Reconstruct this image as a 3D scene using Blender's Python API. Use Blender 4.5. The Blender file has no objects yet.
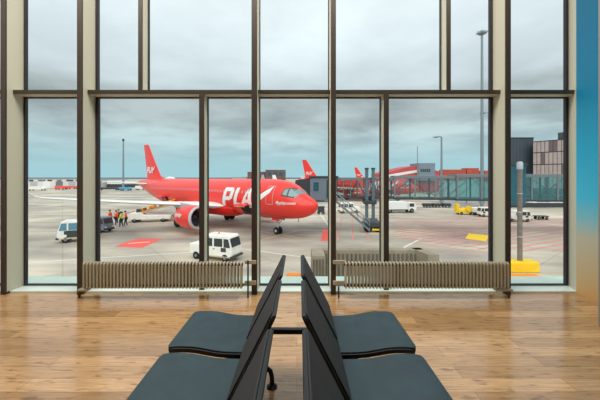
import bpy, bmesh, math, random
from math import sin, cos, pi, radians as R, sqrt, tan
from mathutils import Vector, Matrix
random.seed(7)
sc = bpy.context.scene
C = sc.collection

# ------------------------------------------------------------------ measures
F, PX, PY, H = 300.0, 297.0, 177.0, 1.45       # focal length, principal point, eye height
G = H - 6.1                                    # level of the apron outside
def at(x, y, d):                               # a point of the place at distance d
    return Vector(((x-PX)/F*d, d, H-(y-PY)/F*d))
def gp(x, y, z=G):                             # where a sight line meets the ground
    d = F*(H-z)/(y-PY)
    return Vector(((x-PX)/F*d, d, z))

# ------------------------------------------------------------------ materials
def lin(c):
    out = []
    for v in c:
        v = v/255.0
        out.append(v/12.92 if v <= .04045 else ((v+.055)/1.055)**2.4)
    return tuple(out)
MATS = {}
def mat(name, rgb, rough=.5, metal=0.0, var=.0, vscale=6.0, bump=0.0, bscale=60.0, coat=0.0, spec=.5, stretch=None):
    if name in MATS: return MATS[name]
    m = bpy.data.materials.new(name); m.use_nodes = True
    nt = m.node_tree; b = nt.nodes['Principled BSDF']
    col = lin(rgb)+(1,)
    b.inputs['Base Color'].default_value = col
    b.inputs['Roughness'].default_value = rough
    b.inputs['Metallic'].default_value = metal
    b.inputs['Specular IOR Level'].default_value = spec
    b.inputs['Coat Weight'].default_value = coat
    tc = nt.nodes.new('ShaderNodeTexCoord')
    src = tc.outputs['Object']
    if stretch:
        mp = nt.nodes.new('ShaderNodeMapping'); mp.inputs['Scale'].default_value = stretch
        nt.links.new(src, mp.inputs['Vector']); src = mp.outputs['Vector']
    if var > 0:
        n = nt.nodes.new('ShaderNodeTexNoise'); n.inputs['Scale'].default_value = vscale
        n.inputs['Detail'].default_value = 5
        nt.links.new(src, n.inputs['Vector'])
        r = nt.nodes.new('ShaderNodeValToRGB')
        r.color_ramp.elements[0].position = .3; r.color_ramp.elements[1].position = .7
        r.color_ramp.elements[0].color = tuple(max(0, c*(1-var)) for c in col[:3])+(1,)
        r.color_ramp.elements[1].color = tuple(min(1, c*(1+var)) for c in col[:3])+(1,)
        nt.links.new(n.outputs['Fac'], r.inputs['Fac'])
        nt.links.new(r.outputs['Color'], b.inputs['Base Color'])
    if bump > 0:
        n2 = nt.nodes.new('ShaderNodeTexNoise'); n2.inputs['Scale'].default_value = bscale
        nt.links.new(tc.outputs['Object'], n2.inputs['Vector'])
        bp = nt.nodes.new('ShaderNodeBump'); bp.inputs['Strength'].default_value = bump
        bp.inputs['Distance'].default_value = .005
        nt.links.new(n2.outputs['Fac'], bp.inputs['Height'])
        nt.links.new(bp.outputs['Normal'], b.inputs['Normal'])
    MATS[name] = m
    return m

def glass(name, tint=(1,1,1), refl=.03, rough=.0):
    m = bpy.data.materials.new(name); m.use_nodes = True
    nt = m.node_tree; nt.nodes.clear()
    o = nt.nodes.new('ShaderNodeOutputMaterial'); mx = nt.nodes.new('ShaderNodeMixShader')
    t = nt.nodes.new('ShaderNodeBsdfTransparent'); g = nt.nodes.new('ShaderNodeBsdfGlossy')
    t.inputs['Color'].default_value = tint+(1,); g.inputs['Roughness'].default_value = rough
    lw = nt.nodes.new('ShaderNodeLayerWeight'); lw.inputs['Blend'].default_value = .25
    mr = nt.nodes.new('ShaderNodeMapRange')
    mr.inputs['To Min'].default_value = refl; mr.inputs['To Max'].default_value = min(1, refl*6)
    nt.links.new(lw.outputs['Fresnel'], mr.inputs['Value'])
    nt.links.new(mr.outputs['Result'], mx.inputs['Fac'])
    nt.links.new(t.outputs[0], mx.inputs[1]); nt.links.new(g.outputs[0], mx.inputs[2])
    nt.links.new(mx.outputs[0], o.inputs['Surface'])
    MATS[name] = m
    return m

def wood_floor():
    m = bpy.data.materials.new('oak planks'); m.use_nodes = True
    nt = m.node_tree; b = nt.nodes['Principled BSDF']; L = nt.links.new
    tc = nt.nodes.new('ShaderNodeTexCoord')
    br = nt.nodes.new('ShaderNodeTexBrick')
    br.offset = .37; br.offset_frequency = 2; br.squash = 1
    br.inputs['Scale'].default_value = 1
    br.inputs['Brick Width'].default_value = 1.9; br.inputs['Row Height'].default_value = .135
    br.inputs['Mortar Size'].default_value = .0016; br.inputs['Mortar Smooth'].default_value = .3
    br.inputs['Color1'].default_value = lin((197,158,112))+(1,)
    br.inputs['Color2'].default_value = lin((158,122,80))+(1,)
    br.inputs['Mortar'].default_value = lin((120,84,58))+(1,)
    L(tc.outputs['Object'], br.inputs['Vector'])
    mp = nt.nodes.new('ShaderNodeMapping'); mp.inputs['Scale'].default_value = (2.2, 30, 1)
    L(tc.outputs['Object'], mp.inputs['Vector'])
    n = nt.nodes.new('ShaderNodeTexNoise'); n.inputs['Scale'].default_value = 1.6; n.inputs['Detail'].default_value = 8
    n.inputs['Roughness'].default_value = .65; n.inputs['Distortion'].default_value = .4
    L(mp.outputs[0], n.inputs['Vector'])
    r = nt.nodes.new('ShaderNodeValToRGB')
    r.color_ramp.elements[0].position = .3; r.color_ramp.elements[0].color = (.60,.56,.53,1)
    r.color_ramp.elements[1].position = .62; r.color_ramp.elements[1].color = (1.12,1.1,1.08,1)
    L(n.outputs['Fac'], r.inputs['Fac'])
    mx = nt.nodes.new('ShaderNodeMix'); mx.data_type = 'RGBA'; mx.blend_type = 'MULTIPLY'
    mx.inputs[0].default_value = .85
    L(br.outputs['Color'], mx.inputs[6]); L(r.outputs['Color'], mx.inputs[7])
    # knots and small dark flecks
    mp2 = nt.nodes.new('ShaderNodeMapping'); mp2.inputs['Scale'].default_value = (3.0, 11, 1)
    L(tc.outputs['Object'], mp2.inputs['Vector'])
    v = nt.nodes.new('ShaderNodeTexNoise'); v.inputs['Scale'].default_value = 2.2; v.inputs['Detail'].default_value = 6
    L(mp2.outputs[0], v.inputs['Vector'])
    r2 = nt.nodes.new('ShaderNodeValToRGB')
    r2.color_ramp.elements[0].position = .31; r2.color_ramp.elements[0].color = (.45,.36,.3,1)
    r2.color_ramp.elements[1].position = .43; r2.color_ramp.elements[1].color = (1,1,1,1)
    L(v.outputs['Fac'], r2.inputs['Fac'])
    mx2 = nt.nodes.new('ShaderNodeMix'); mx2.data_type = 'RGBA'; mx2.blend_type = 'MULTIPLY'; mx2.inputs[0].default_value = .8
    L(mx.outputs[2], mx2.inputs[6]); L(r2.outputs['Color'], mx2.inputs[7])
    L(mx2.outputs[2], b.inputs['Base Color'])
    b.inputs['Roughness'].default_value = .3
    b.inputs['Specular IOR Level'].default_value = .75
    rr = nt.nodes.new('ShaderNodeMapRange'); rr.inputs['To Min'].default_value = .12; rr.inputs['To Max'].default_value = .24
    L(n.outputs['Fac'], rr.inputs['Value']); L(rr.outputs['Result'], b.inputs['Roughness'])
    bp = nt.nodes.new('ShaderNodeBump'); bp.inputs['Strength'].default_value = .12; bp.inputs['Distance'].default_value = .003
    L(n.outputs['Fac'], bp.inputs['Height']); L(bp.outputs['Normal'], b.inputs['Normal'])
    return m

def apron_mat():
    m = bpy.data.materials.new('apron concrete and asphalt'); m.use_nodes = True
    nt = m.node_tree; b = nt.nodes['Principled BSDF']; L = nt.links.new
    tc = nt.nodes.new('ShaderNodeTexCoord')
    def noise(scale, st, det=5):
        mp = nt.nodes.new('ShaderNodeMapping'); mp.inputs['Scale'].default_value = st
        L(tc.outputs['Object'], mp.inputs['Vector'])
        n = nt.nodes.new('ShaderNodeTexNoise'); n.inputs['Scale'].default_value = scale; n.inputs['Detail'].default_value = det
        L(mp.outputs[0], n.inputs['Vector']); return n.outputs['Fac']
    r = nt.nodes.new('ShaderNodeValToRGB'); e = r.color_ramp.elements
    e[0].position = .32; e[0].color = lin((148,142,134))+(1,)
    e[1].position = .66; e[1].color = lin((218,206,184))+(1,)
    L(noise(.10, (1,1.6,1)), r.inputs['Fac'])
    # worn streaks running along the taxi lanes
    r2 = nt.nodes.new('ShaderNodeValToRGB'); e = r2.color_ramp.elements
    e[0].position = .35; e[0].color = (.74,.73,.73,1); e[1].position = .6; e[1].color = (1.05,1.04,1.02,1)
    L(noise(1.0, (.05,.5,1), 6), r2.inputs['Fac'])
    mx = nt.nodes.new('ShaderNodeMix'); mx.data_type = 'RGBA'; mx.blend_type = 'MULTIPLY'; mx.inputs[0].default_value = .8
    L(r.outputs[0], mx.inputs[6]); L(r2.outputs[0], mx.inputs[7])
    # concrete slabs with joints
    br = nt.nodes.new('ShaderNodeTexBrick'); br.offset = 0
    br.inputs['Scale'].default_value = 1; br.inputs['Brick Width'].default_value = 6; br.inputs['Row Height'].default_value = 6
    br.inputs['Mortar Size'].default_value = .05
    br.inputs['Color1'].default_value = (1,1,1,1); br.inputs['Color2'].default_value = (.95,.95,.96,1); br.inputs['Mortar'].default_value = (.8,.8,.8,1)
    mp = nt.nodes.new('ShaderNodeMapping'); mp.inputs['Rotation'].default_value = (0,0,R(-38))
    L(tc.outputs['Object'], mp.inputs['Vector']); L(mp.outputs[0], br.inputs['Vector'])
    mx2 = nt.nodes.new('ShaderNodeMix'); mx2.data_type = 'RGBA'; mx2.blend_type = 'MULTIPLY'; mx2.inputs[0].default_value = 1
    L(mx.outputs[2], mx2.inputs[6]); L(br.outputs['Color'], mx2.inputs[7])
    L(mx2.outputs[2], b.inputs['Base Color'])
    b.inputs['Roughness'].default_value = .75
    return m

BRONZE = mat('dark bronze aluminium', (70,60,52), .45, .3)
BEIGE = mat('beige coated aluminium', (196,193,172), .5, 0)
DARKF = mat('black window gasket', (44,38,46), .5)
SILLM = mat('pale green-white sill', (214,226,218), .45)
LEDGE = mat('pale mint metal flashing', (205,226,216), .5, var=.05, vscale=3)
RAD = mat('champagne radiator enamel', (182,172,146), .4, .1)
WALLM = mat('off-white paint', (225,222,215), .7)
CEILM = mat('white ceiling board', (230,230,228), .8)
SHELL = mat('black moulded shell', (18,18,20), .42)
PADT = mat('dark teal upholstery', (30,54,62), .62, var=.22, vscale=9, bump=.25, bscale=420)
PADG = mat('charcoal upholstery', (36,36,39), .75, var=.12, vscale=14, bump=.3, bscale=500)
BLKM = mat('black painted steel', (22,22,24), .35, .5)
GREYP = mat('grey pillar paint', (138,134,124), .6)
RED = mat('bright red aircraft paint', (240,54,42), .32, coat=.25)
DRED = mat('red paint with belly light tone', (215,24,18), .35)  # same aircraft red, belly lighting put into its deeper tone
WHITE = mat('white paint', (236,236,232), .4)
OFFW = mat('off-white vehicle paint', (240,236,226), .4, var=.06, vscale=2)
LGREY = mat('light grey paint', (178,184,186), .45)
MGREY = mat('mid grey steel', (120,126,130), .5, .2)
DGREY = mat('dark grey paint', (58,62,66), .5)
RUBBER = mat('black rubber', (26,26,27), .8)
DGLASS = mat('dark vehicle glass', (48,58,62), .12, spec=.8)
CGLASS = mat('cockpit glass', (120,150,150), .1, spec=.8)
BGLASSM = mat('blue-tinted vehicle glass', (90,140,160), .12)
YEL = mat('yellow safety paint', (250,205,30), .55, var=.08, vscale=2)
ORG = mat('orange safety paint', (250,140,30), .55)
CONC = mat('weathered concrete', (152,140,120), .85, var=.2, vscale=1.2)
CONCR = mat('ribbed concrete', (104,96,86), .85, var=.2, vscale=2)
LINEW = mat('white line paint', (226,222,212), .7)
LINEY = mat('yellow line paint', (205,180,110), .7)
LINER = mat('red ground paint', (238,96,86), .7, var=.1, vscale=3)
LINEP = mat('worn red line paint', (226,138,132), .8, var=.1, vscale=1)
YGRD = mat('yellow ground paint', (250,208,40), .7)
STEEL = mat('galvanised steel', (140,150,156), .45, .4)
PALEB = mat('pale hangar cladding', (222,216,210), .7, var=.04, vscale=.1)
BROWNB = mat('brown brick cladding', (112,88,86), .8, var=.2, vscale=.3)
REDB = mat('red corrugated cladding', (196,84,84), .7, var=.08, vscale=.3)
GREYB = mat('grey-blue cladding', (126,140,152), .7, var=.06, vscale=.3)
DARKB = mat('charcoal facade panels', (66,76,84), .55, var=.1, vscale=.4)
PANELB = mat('blush facade panels', (186,166,160), .6, var=.1, vscale=1.2)
PANELD = mat('dark plum facade panels', (120,98,100), .6, var=.1, vscale=1.2)
TEALG = mat('dark teal glazing', (38,84,98), .15, spec=.8, var=.3, vscale=.5)
REDBOX = mat('rust red container paint', (190,88,70), .7, var=.1, vscale=1)
BLUEV = mat('sky blue tarpaulin', (70,160,200), .5)
SKIN = mat('skin', (205,160,130), .6)
HAIRM = mat('dark hair', (50,38,30), .8)
NAVY = mat('navy work trousers', (40,48,74), .8)
ORV = mat('orange hi-vis fabric', (250,92,40), .6)
YEV = mat('yellow hi-vis fabric', (214,240,40), .6)
GLASS = glass('window glass', (.985,.995,.99), .0025)
BRGL = glass('green-tinted bridge glass', (.86,.93,.92), .05)
BRGL2 = glass('heavy green bridge glass', (.78,.92,.90), .09)
FLOORM = wood_floor()
APRON = apron_mat()

# ------------------------------------------------------------------ mesh helpers
class MB:
    def __init__(s): s.v = []; s.f = []
    def add(s, vs, fs):
        n = len(s.v); s.v += [tuple(v) for v in vs]; s.f += [tuple(i+n for i in f) for f in fs]; return s
    def box(s, x0, x1, y0, y1, z0, z1, M=None):
        vs = [Vector((x, y, z)) for x in (x0, x1) for y in (y0, y1) for z in (z0, z1)]
        if M: vs = [M @ v for v in vs]
        return s.add(vs, [(0,1,3,2),(4,6,7,5),(0,4,5,1),(2,3,7,6),(0,2,6,4),(1,5,7,3)])
    def prism(s, pts, y0, y1, axis='y'):          # outline in (x,z) pushed along y (or (x,y) along z, (y,z) along x)
        def P(a, b, t):
            return {'y': (a, t, b), 'z': (a, b, t), 'x': (t, a, b)}[axis]
        n = len(pts)
        vs = [P(a, b, y0) for a, b in pts]+[P(a, b, y1) for a, b in pts]
        fs = [tuple(range(n))[::-1], tuple(range(n, 2*n))]
        fs += [(i, (i+1) % n, n+(i+1) % n, n+i) for i in range(n)]
        return s.add(vs, fs)
    def tube(s, pts, r, n=8, cap=True, closed=False):
        pts = [Vector(p) for p in pts]; m = len(pts)
        rs = r if isinstance(r, (list, tuple)) else [r]*m
        vs = []; up = None
        for i, p in enumerate(pts):
            if closed: t = pts[(i+1) % m]-pts[i-1]
            else: t = pts[min(i+1, m-1)]-pts[max(i-1, 0)]
            t.normalize()
            if up is None:
                up = Vector((0,0,1)) if abs(t.z) < .9 else Vector((1,0,0))
            a = t.cross(up).normalized(); b2 = a.cross(t).normalized(); up = b2
            for k in range(n):
                g = 2*pi*k/n
                vs.append(p+a*cos(g)*rs[i]+b2*sin(g)*rs[i])
        fs = []
        rng = m if closed else m-1
        for i in range(rng):
            j = (i+1) % m
            for k in range(n):
                fs.append((i*n+k, i*n+(k+1) % n, j*n+(k+1) % n, j*n+k))
        if cap and not closed:
            fs.append(tuple(range(n))[::-1]); fs.append(tuple(range((m-1)*n, m*n)))
        return s.add(vs, fs)
    def cyl(s, p0, p1, r, n=16, r2=None):
        return s.tube([p0, p1], [r, r if r2 is None else r2], n)
    def lathe(s, prof, axis_o, axis_d, n=24, cap=True):   # prof: (along, radius)
        d = Vector(axis_d).normalized(); o = Vector(axis_o)
        up = Vector((0,0,1)) if abs(d.z) < .9 else Vector((1,0,0))
        a = d.cross(up).normalized(); b = a.cross(d).normalized()
        vs = [o+d*t+(a*cos(2*pi*k/n)+b*sin(2*pi*k/n))*r for t, r in prof for k in range(n)]
        fs = [(i*n+k, i*n+(k+1) % n, (i+1)*n+(k+1) % n, (i+1)*n+k) for i in range(len(prof)-1) for k in range(n)]
        if cap: fs += [tuple(range(n))[::-1], tuple(range((len(prof)-1)*n, len(prof)*n))]
        return s.add(vs, fs)
    def build(s, name, m, parent=None, bevel=0, smooth=False, seg=2, label=None, kind=None, weld=False):
        me = bpy.data.meshes.new(name); me.from_pydata(s.v, [], s.f); me.update()
        bm = bmesh.new(); bm.from_mesh(me)
        if weld: bmesh.ops.remove_doubles(bm, verts=bm.verts, dist=1e-4)
        bmesh.ops.recalc_face_normals(bm, faces=bm.faces); bm.to_mesh(me); bm.free()
        return link(name, me, m, parent, bevel, smooth, seg, label, kind)
def link(name, me, m, parent=None, bevel=0, smooth=False, seg=2, label=None, kind=None):
    o = bpy.data.objects.new(name, me); C.objects.link(o); me.materials.append(m)
    if parent: o.parent = parent
    if bevel:
        b = o.modifiers.new('bevel', 'BEVEL'); b.width = bevel; b.segments = seg; b.limit_method = 'ANGLE'; b.angle_limit = R(35)
    if smooth:
        for p in me.polygons: p.use_smooth = True
        try: me.set_sharp_from_angle(angle=R(40))
        except Exception: pass
    if label: o['label'] = label
    if kind: o['kind'] = kind
    return o
def box(name, m, x0, x1, y0, y1, z0, z1, parent=None, bevel=0, label=None, kind=None):
    return MB().box(x0, x1, y0, y1, z0, z1).build(name, m, parent, bevel, label=label, kind=kind)
def empty(name, label, cat, loc=(0,0,0), rz=0, group=None):
    o = bpy.data.objects.new(name, None); C.objects.link(o); o.location = loc; o.rotation_euler = (0,0,rz)
    o.empty_display_size = .2
    o['label'] = label; o['category'] = cat
    if group: o['group'] = group
    return o
def tag(o, label, cat, group=None, kind=None):
    o['label'] = label; o['category'] = cat
    if group: o['group'] = group
    if kind: o['kind'] = kind
    return o
def struct(o): o['kind'] = 'structure'; return o
def copy_tree(o, parent=None):
    c = o.copy(); C.objects.link(c)
    if parent: c.parent = parent
    for ch in [x for x in C.objects if x.parent == o]:
        if not ch.name.startswith('cabin_window'): copy_tree(ch, c)
    return c

# ------------------------------------------------------------------ camera
cam = bpy.data.cameras.new('camera'); co = bpy.data.objects.new('camera', cam); C.objects.link(co)
co.location = (0,0,H); co.rotation_euler = (R(90),0,0)
cam.sensor_width = 36; cam.lens = 18; cam.shift_x = (300-PX)/600; cam.shift_y = (PY-200)/600
cam.clip_end = 3000
sc.camera = co

# ------------------------------------------------------------------ room shell
D1, DT, DG = 3.69, 3.79, 3.95        # mullion fronts, transom fronts, glass plane
XL, XR, YB, ZC = -5.3, 3.49, -7.5, 5.2
struct(box('floor', FLOORM, XL, XR+.1, YB, 3.75, -.15, 0))
struct(box('ceiling', CEILM, XL-.1, 3.9, YB, 4.1, ZC, ZC+.2))
struct(box('wall_back', WALLM, XL-.1, 3.9, YB-.2, YB, -.15, ZC))
struct(box('wall_left', WALLM, XL-.2, XL, YB, 4.1, -.15, ZC))
# blue wall whose base colour fades to sand towards its foot
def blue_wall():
    m = bpy.data.materials.new('blue to sand wall panel'); m.use_nodes = True
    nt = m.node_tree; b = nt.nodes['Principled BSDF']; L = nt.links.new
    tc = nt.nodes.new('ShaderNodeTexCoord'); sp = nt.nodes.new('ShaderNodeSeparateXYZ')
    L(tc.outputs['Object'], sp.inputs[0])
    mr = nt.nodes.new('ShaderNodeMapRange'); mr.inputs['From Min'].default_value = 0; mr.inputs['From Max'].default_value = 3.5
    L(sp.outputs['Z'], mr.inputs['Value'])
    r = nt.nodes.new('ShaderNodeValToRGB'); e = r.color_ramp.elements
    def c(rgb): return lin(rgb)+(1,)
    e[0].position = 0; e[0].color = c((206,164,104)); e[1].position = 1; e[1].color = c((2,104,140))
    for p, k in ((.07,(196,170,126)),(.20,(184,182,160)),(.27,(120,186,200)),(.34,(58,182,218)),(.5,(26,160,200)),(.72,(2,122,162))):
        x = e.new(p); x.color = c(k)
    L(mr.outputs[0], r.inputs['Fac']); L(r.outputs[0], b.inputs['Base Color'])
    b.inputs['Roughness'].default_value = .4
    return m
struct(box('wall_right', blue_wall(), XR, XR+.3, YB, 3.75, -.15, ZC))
struct(MB().prism([(3.49,3.75),(3.57,3.95),(3.9,3.95),(3.9,3.75)], -.05, ZC, 'z').build('trim_1', BEIGE))
struct(box('trim_2', GREYP, 2.945, XR, 2.62, 2.935, 0, ZC, bevel=.006))
struct(box('trim_3', SILLM, XL, 3.56, 3.752, 3.93, -.14, .022, bevel=.003))          # inner sill
struct(box('trim_4', LEDGE, XL, 3.9, 4.0, 4.38, -.12, 0.0))                              # outer ledge
struct(box('wall_front', CONCR, XL-.2, 3.9, 3.95, 4.3, G, -.151))
# mullions: beige body with a bronze cap towards the room
tn = [5]
def mullion(x0, x1, d, z0, z1, side=None):
    o = box('trim_%d' % tn[0], BEIGE, x0+.002, x1-.002, d+.02, DG+.03, z0, z1); tn[0] += 1; struct(o)
    box('cap', BRONZE, x0, x1, d, d+.022, z0, z1, o, .002)
    return o
full = [(-3.65,-3.588), (-2.708,-2.646), (-.560,-.492), (.418,.480), (2.571,2.632)]
for x0, x1 in full:
    o = mullion(x0, x1, D1, .022 if True else 0, ZC)
    box('foot', BRONZE, x0, x1, D1, D1+.06, 0, .03, o)
lowm = [(-1.238,-1.175), (1.099,1.162)]
upm = [(-2.009,-1.958), (1.895,1.945)]
for a in lowm: mullion(*a, DT, .022, 2.499)
for a in upm: mullion(*a, DT, 2.549, ZC)
edges = [XL, full[0], full[1], full[2], full[3], full[4], 3.57]
spans = [(XL, -3.65), (-3.588,-2.708), (-2.646,-.560), (-.492,.418), (.480,2.571), (2.632,3.57)]
for a, b in spans:                                   # transoms between the full-height mullions
    o = box('trim_%d' % tn[0], BEIGE, a, b, DT+.015, DG+.03, 2.499, 2.549); tn[0] += 1; struct(o)
    box('cap', BRONZE, a, b, DT, DT+.018, 2.501, 2.551, o)
wn = [1]
def window(x0, x1, z0, z1, l=.012, r=.012, b=.014, t=.012):
    m = MB()
    y0, y1 = DG-.012, DG+.028
    m.box(x0, x0+l, y0, y1, z0, z1).box(x1-r, x1, y0, y1, z0, z1)
    m.box(x0+l, x1-r, y0, y1, z0, z0+b).box(x0+l, x1-r, y0, y1, z1-t, z1)
    o = m.build('window_%d' % wn[0], DARKF); wn[0] += 1; struct(o)
    box('pane', GLASS, x0+l, x1-r, DG+.004, DG+.012, z0+b, z1-t, o, label='clear glass')
K = .040
lows = [(XL,-3.65,K,K), (-3.588,-2.708,K*.6,.012), (-2.646,-1.238,K,.008), (-1.175,-.560,.008,.008), (-.492,.418,.008,.008),
        (.480,1.099,.008,.008), (1.162,2.571,.008,K*.9), (2.632,3.57,.008,K)]
for x0, x1, l, r in lows: window(x0, x1, .024, 2.499, l, r, .018, .014)
ups = [(XL,-3.65,K,K), (-3.588,-2.708,K*.6,.012), (-2.646,-2.009,K*.8,.01), (-1.958,-.560,.01,.008), (-.492,.418,.008,.008),
       (.480,1.895,.008,.01), (1.945,2.571,.01,K*.9), (2.632,3.57,.008,K)]
for x0, x1, l, r in ups: window(x0, x1, 2.549, ZC, l, r, .01, .014)

# ------------------------------------------------------------------ radiators
def radiator(xa, xb, label, brk_left, brk_right):
    y0 = 3.52; zt, zb = .437, .127
    root = empty('radiator', label, 'radiator', ((xa+xb)/2, y0+.06, 0))
    inv = Matrix.Translation(-Vector(root.location))
    n = int(round((xb-xa)/.0405))
    col = MB()
    prof = [(-.045,zb+.02),(-.045,zt-.02),(-.038,zt-.006),(-.024,zt),(.024,zt),(.038,zt-.006),(.045,zt-.02),(.045,zb+.02),(.038,zb+.006),(.024,zb),(-.024,zb),(-.038,zb+.006)]
    inner = [(-.022,zb+.035),(-.022,zt-.035),(.022,zt-.035),(.022,zb+.035)]
    # closed flat tube loop: front and back tube joined at the headers
    col.prism(prof, -.0085, .0085, 'x')
    me = None
    for k in range(n):
        x = xa+.02+k*(xb-xa-.04)/(n-1)-root.location.x
        if me is None:
            o = col.build('column', RAD, root, bevel=.004); me = o.data
        else:
            o = bpy.data.objects.new('column', me); C.objects.link(o); o.parent = root
        o.location = (x, 0, 0)
    for z in (zt-.03, zb+.03):
        MB().cyl((xa-root.location.x, .0, z), (xb-root.location.x, .0, z), .017, 12).build('header_pipe', BRONZE, root, smooth=True)
    return root
r1 = radiator(-2.54, -.643, 'long low ribbed radiator under the window left of the seats', 0, 1)
def rad_extra(root, boxes, tubes):
    ox, oy = root.location.x, root.location.y
    for b in boxes: box(b[0], RAD, b[1]-ox, b[2]-ox, b[3]-oy, b[4]-oy, b[5], b[6], root, .004)
    for t in tubes: MB().cyl((t[0]-ox, t[1]-oy, 0), (t[0]-ox, t[1]-oy, t[2]), t[3], 10).build('support_post', BRONZE, root, smooth=True)
rad_extra(r1, [('bracket',-.64,-.5,3.66,3.685,.385,.43), ('bracket',-.64,-.5,3.66,3.685,.13,.18), ('base_plate',-2.60,-2.48,3.55,3.62,.095,.118)],
          [(-.588,3.6,.45,.010), (-2.61,3.6,.10,.016)])
r2 = radiator(.56, 2.515, 'long low ribbed radiator under the window right of the seats', 1, 0)
rad_extra(r2, [('bracket',.44,.6,3.66,3.685,.385,.43), ('bracket',.44,.6,3.66,3.685,.13,.18), ('base_plate',2.36,2.56,3.55,3.62,.095,.118)],
          [(.50,3.6,.14,.010), (2.54,3.6,.44,.012)])

# ------------------------------------------------------------------ back-to-back beam seating
XC = -.034
seat_prof = [(.268,.392),(.33,.393),(.40,.395),(.455,.400),(.51,.410),(.57,.421),(.62,.426),(.67,.427),(.71,.425),(.745,.420),(.76,.414)]
back_prof = [(.310,.372),(.296,.415),(.280,.452),(.260,.495),(.235,.545),(.208,.597),(.181,.65),(.153,.703),(.125,.758),(.105,.798),(.085,.838),(.076,.854)]
def slab(prof, th, y0, y1, side, inset_fn, off=0.0):
    # a bent panel: profile in (u,z), thickness along its normal, width from y0 to y1
    n = len(prof); top = []; bot = []
    for i, (u, z) in enumerate(prof):
        a = prof[max(i-1, 0)]; b = prof[min(i+1, n-1)]
        tx, tz = b[0]-a[0], b[1]-a[1]; L_ = math.hypot(tx, tz)
        nx, nz = -tz/L_, tx/L_
        if nz < 0: nx, nz = -nx, -nz
        top.append((u+nx*off, z+nz*off)); bot.append((u+nx*(off-th), z+nz*(off-th)))
    ring = top+bot[::-1]
    ys = [0, .006, .018, .5, .982, .994, 1]
    vs = []; fs = []; W = y1-y0; m = len(ring)
    cols = [0, .1, .9, 1]
    for c in range(4):
        for k, (u, z) in enumerate(ring):
            i = k if k < n else 2*n-1-k
            ins = inset_fn(i/(n-1))
            y = {0: y0+ins, 1: y0+ins+.012, 2: y1-ins-.012, 3: y1-ins}[c]
            vs.append((side*u, y, z))
    for c in range(3):
        for k in range(m):
            fs.append((c*m+k, c*m+(k+1) % m, (c+1)*m+(k+1) % m, (c+1)*m+k))
    for c in (0, 3):
        for i in range(n-1):
            q = (c*m+i, c*m+i+1, c*m+2*n-2-i, c*m+2*n-1-i)
            fs.append(q if c == 3 else q[::-1])
    return MB().add(vs, fs)
def seat_inset(t): return .0 if t < .88 else .03*((t-.88)/.12)**2
def back_inset(t): return .0 if t < .93 else .014*((t-.93)/.07)**2
bench = empty('airport_bench', 'black beam bench of back-to-back seats with dark teal seat pads on the wooden floor', 'bench', (XC,1.5,0))
ys = [((1.80,2.30),(1.835,2.33)), ((1.25,1.752),(1.295,1.768)), ((.70,1.20),(.72,1.20))]
bench.rotation_euler = (0,0,R(-.38))
for side in (-1, 1):
    for (far0, far1), (bk0, bk1) in ys:
        a, b = far0-1.5, far1-1.5; ba, bb = bk0-1.5, bk1-1.5
        s = slab(seat_prof, .026, a, b, side, seat_inset, -.008).build('seat', SHELL, bench, smooth=True, bevel=.003)
        slab(seat_prof, .010, a+.009, b-.009, side, seat_inset, .002).build('seat_pad', PADT, s, smooth=True, bevel=.004, label='dark teal pad')
        k = slab(back_prof, .019, ba, bb, side, back_inset, -.006).build('backrest', SHELL, bench, smooth=True, bevel=.004)
        slab(back_prof[2:], .008, ba+.010, bb-.010, side, back_inset, .002).build('back_cover', PADG, k, smooth=True, bevel=.003, label='charcoal fabric cover')
        for y in (a+.06, b-.06):
            MB().prism([(side*.27,.362),(side*.40,.366),(side*.44,.35),(side*.40,.325),(side*.28,.32),(side*.25,.34)], y-.012, y+.012).build('seat_bracket', BLKM, s, bevel=.004)
    MB().box(side*.33-.03, side*.33+.03, .62-1.5, 2.36-1.5, .30, .345).build('beam', BLKM, bench, bevel=.006)
for y in (2.16, .86):
    MB().box(-.30, .30, y-1.5-.02, y-1.5+.02, .325, .36).build('crossbar', BLKM, bench, bevel=.004)
for y in (2.07, .90):
    for side in (-1, 1):
        pts = [(.36,.31),(.345,.24),(.31,.175),(.26,.14),(.215,.136),(.178,.130),(.153,.110),(.144,.075),(.142,.04),(.142,.012)]
        lg = MB().tube([(side*u, y-1.5, z) for u, z in pts], .0165, 12).build('leg', BLKM, bench, smooth=True)
        MB().lathe([(0,.036),(.008,.036),(.016,.022),(.02,.018)], (side*.142, y-1.5, 0), (0,0,1), 20).build('foot_disc', BLKM, lg, smooth=True)
        pts = [(.36,.31),(.40,.24),(.46,.15),(.54,.10),(.60,.085),(.635,.05),(.64,.012)]
        lg = MB().tube([(side*u, y-1.5, z) for u, z in pts], .0165, 12).build('leg', BLKM, bench, smooth=True)
        MB().lathe([(0,.036),(.008,.036),(.016,.022),(.02,.018)], (side*.64, y-1.5, 0), (0,0,1), 20).build('foot_disc', BLKM, lg, smooth=True)

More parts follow.
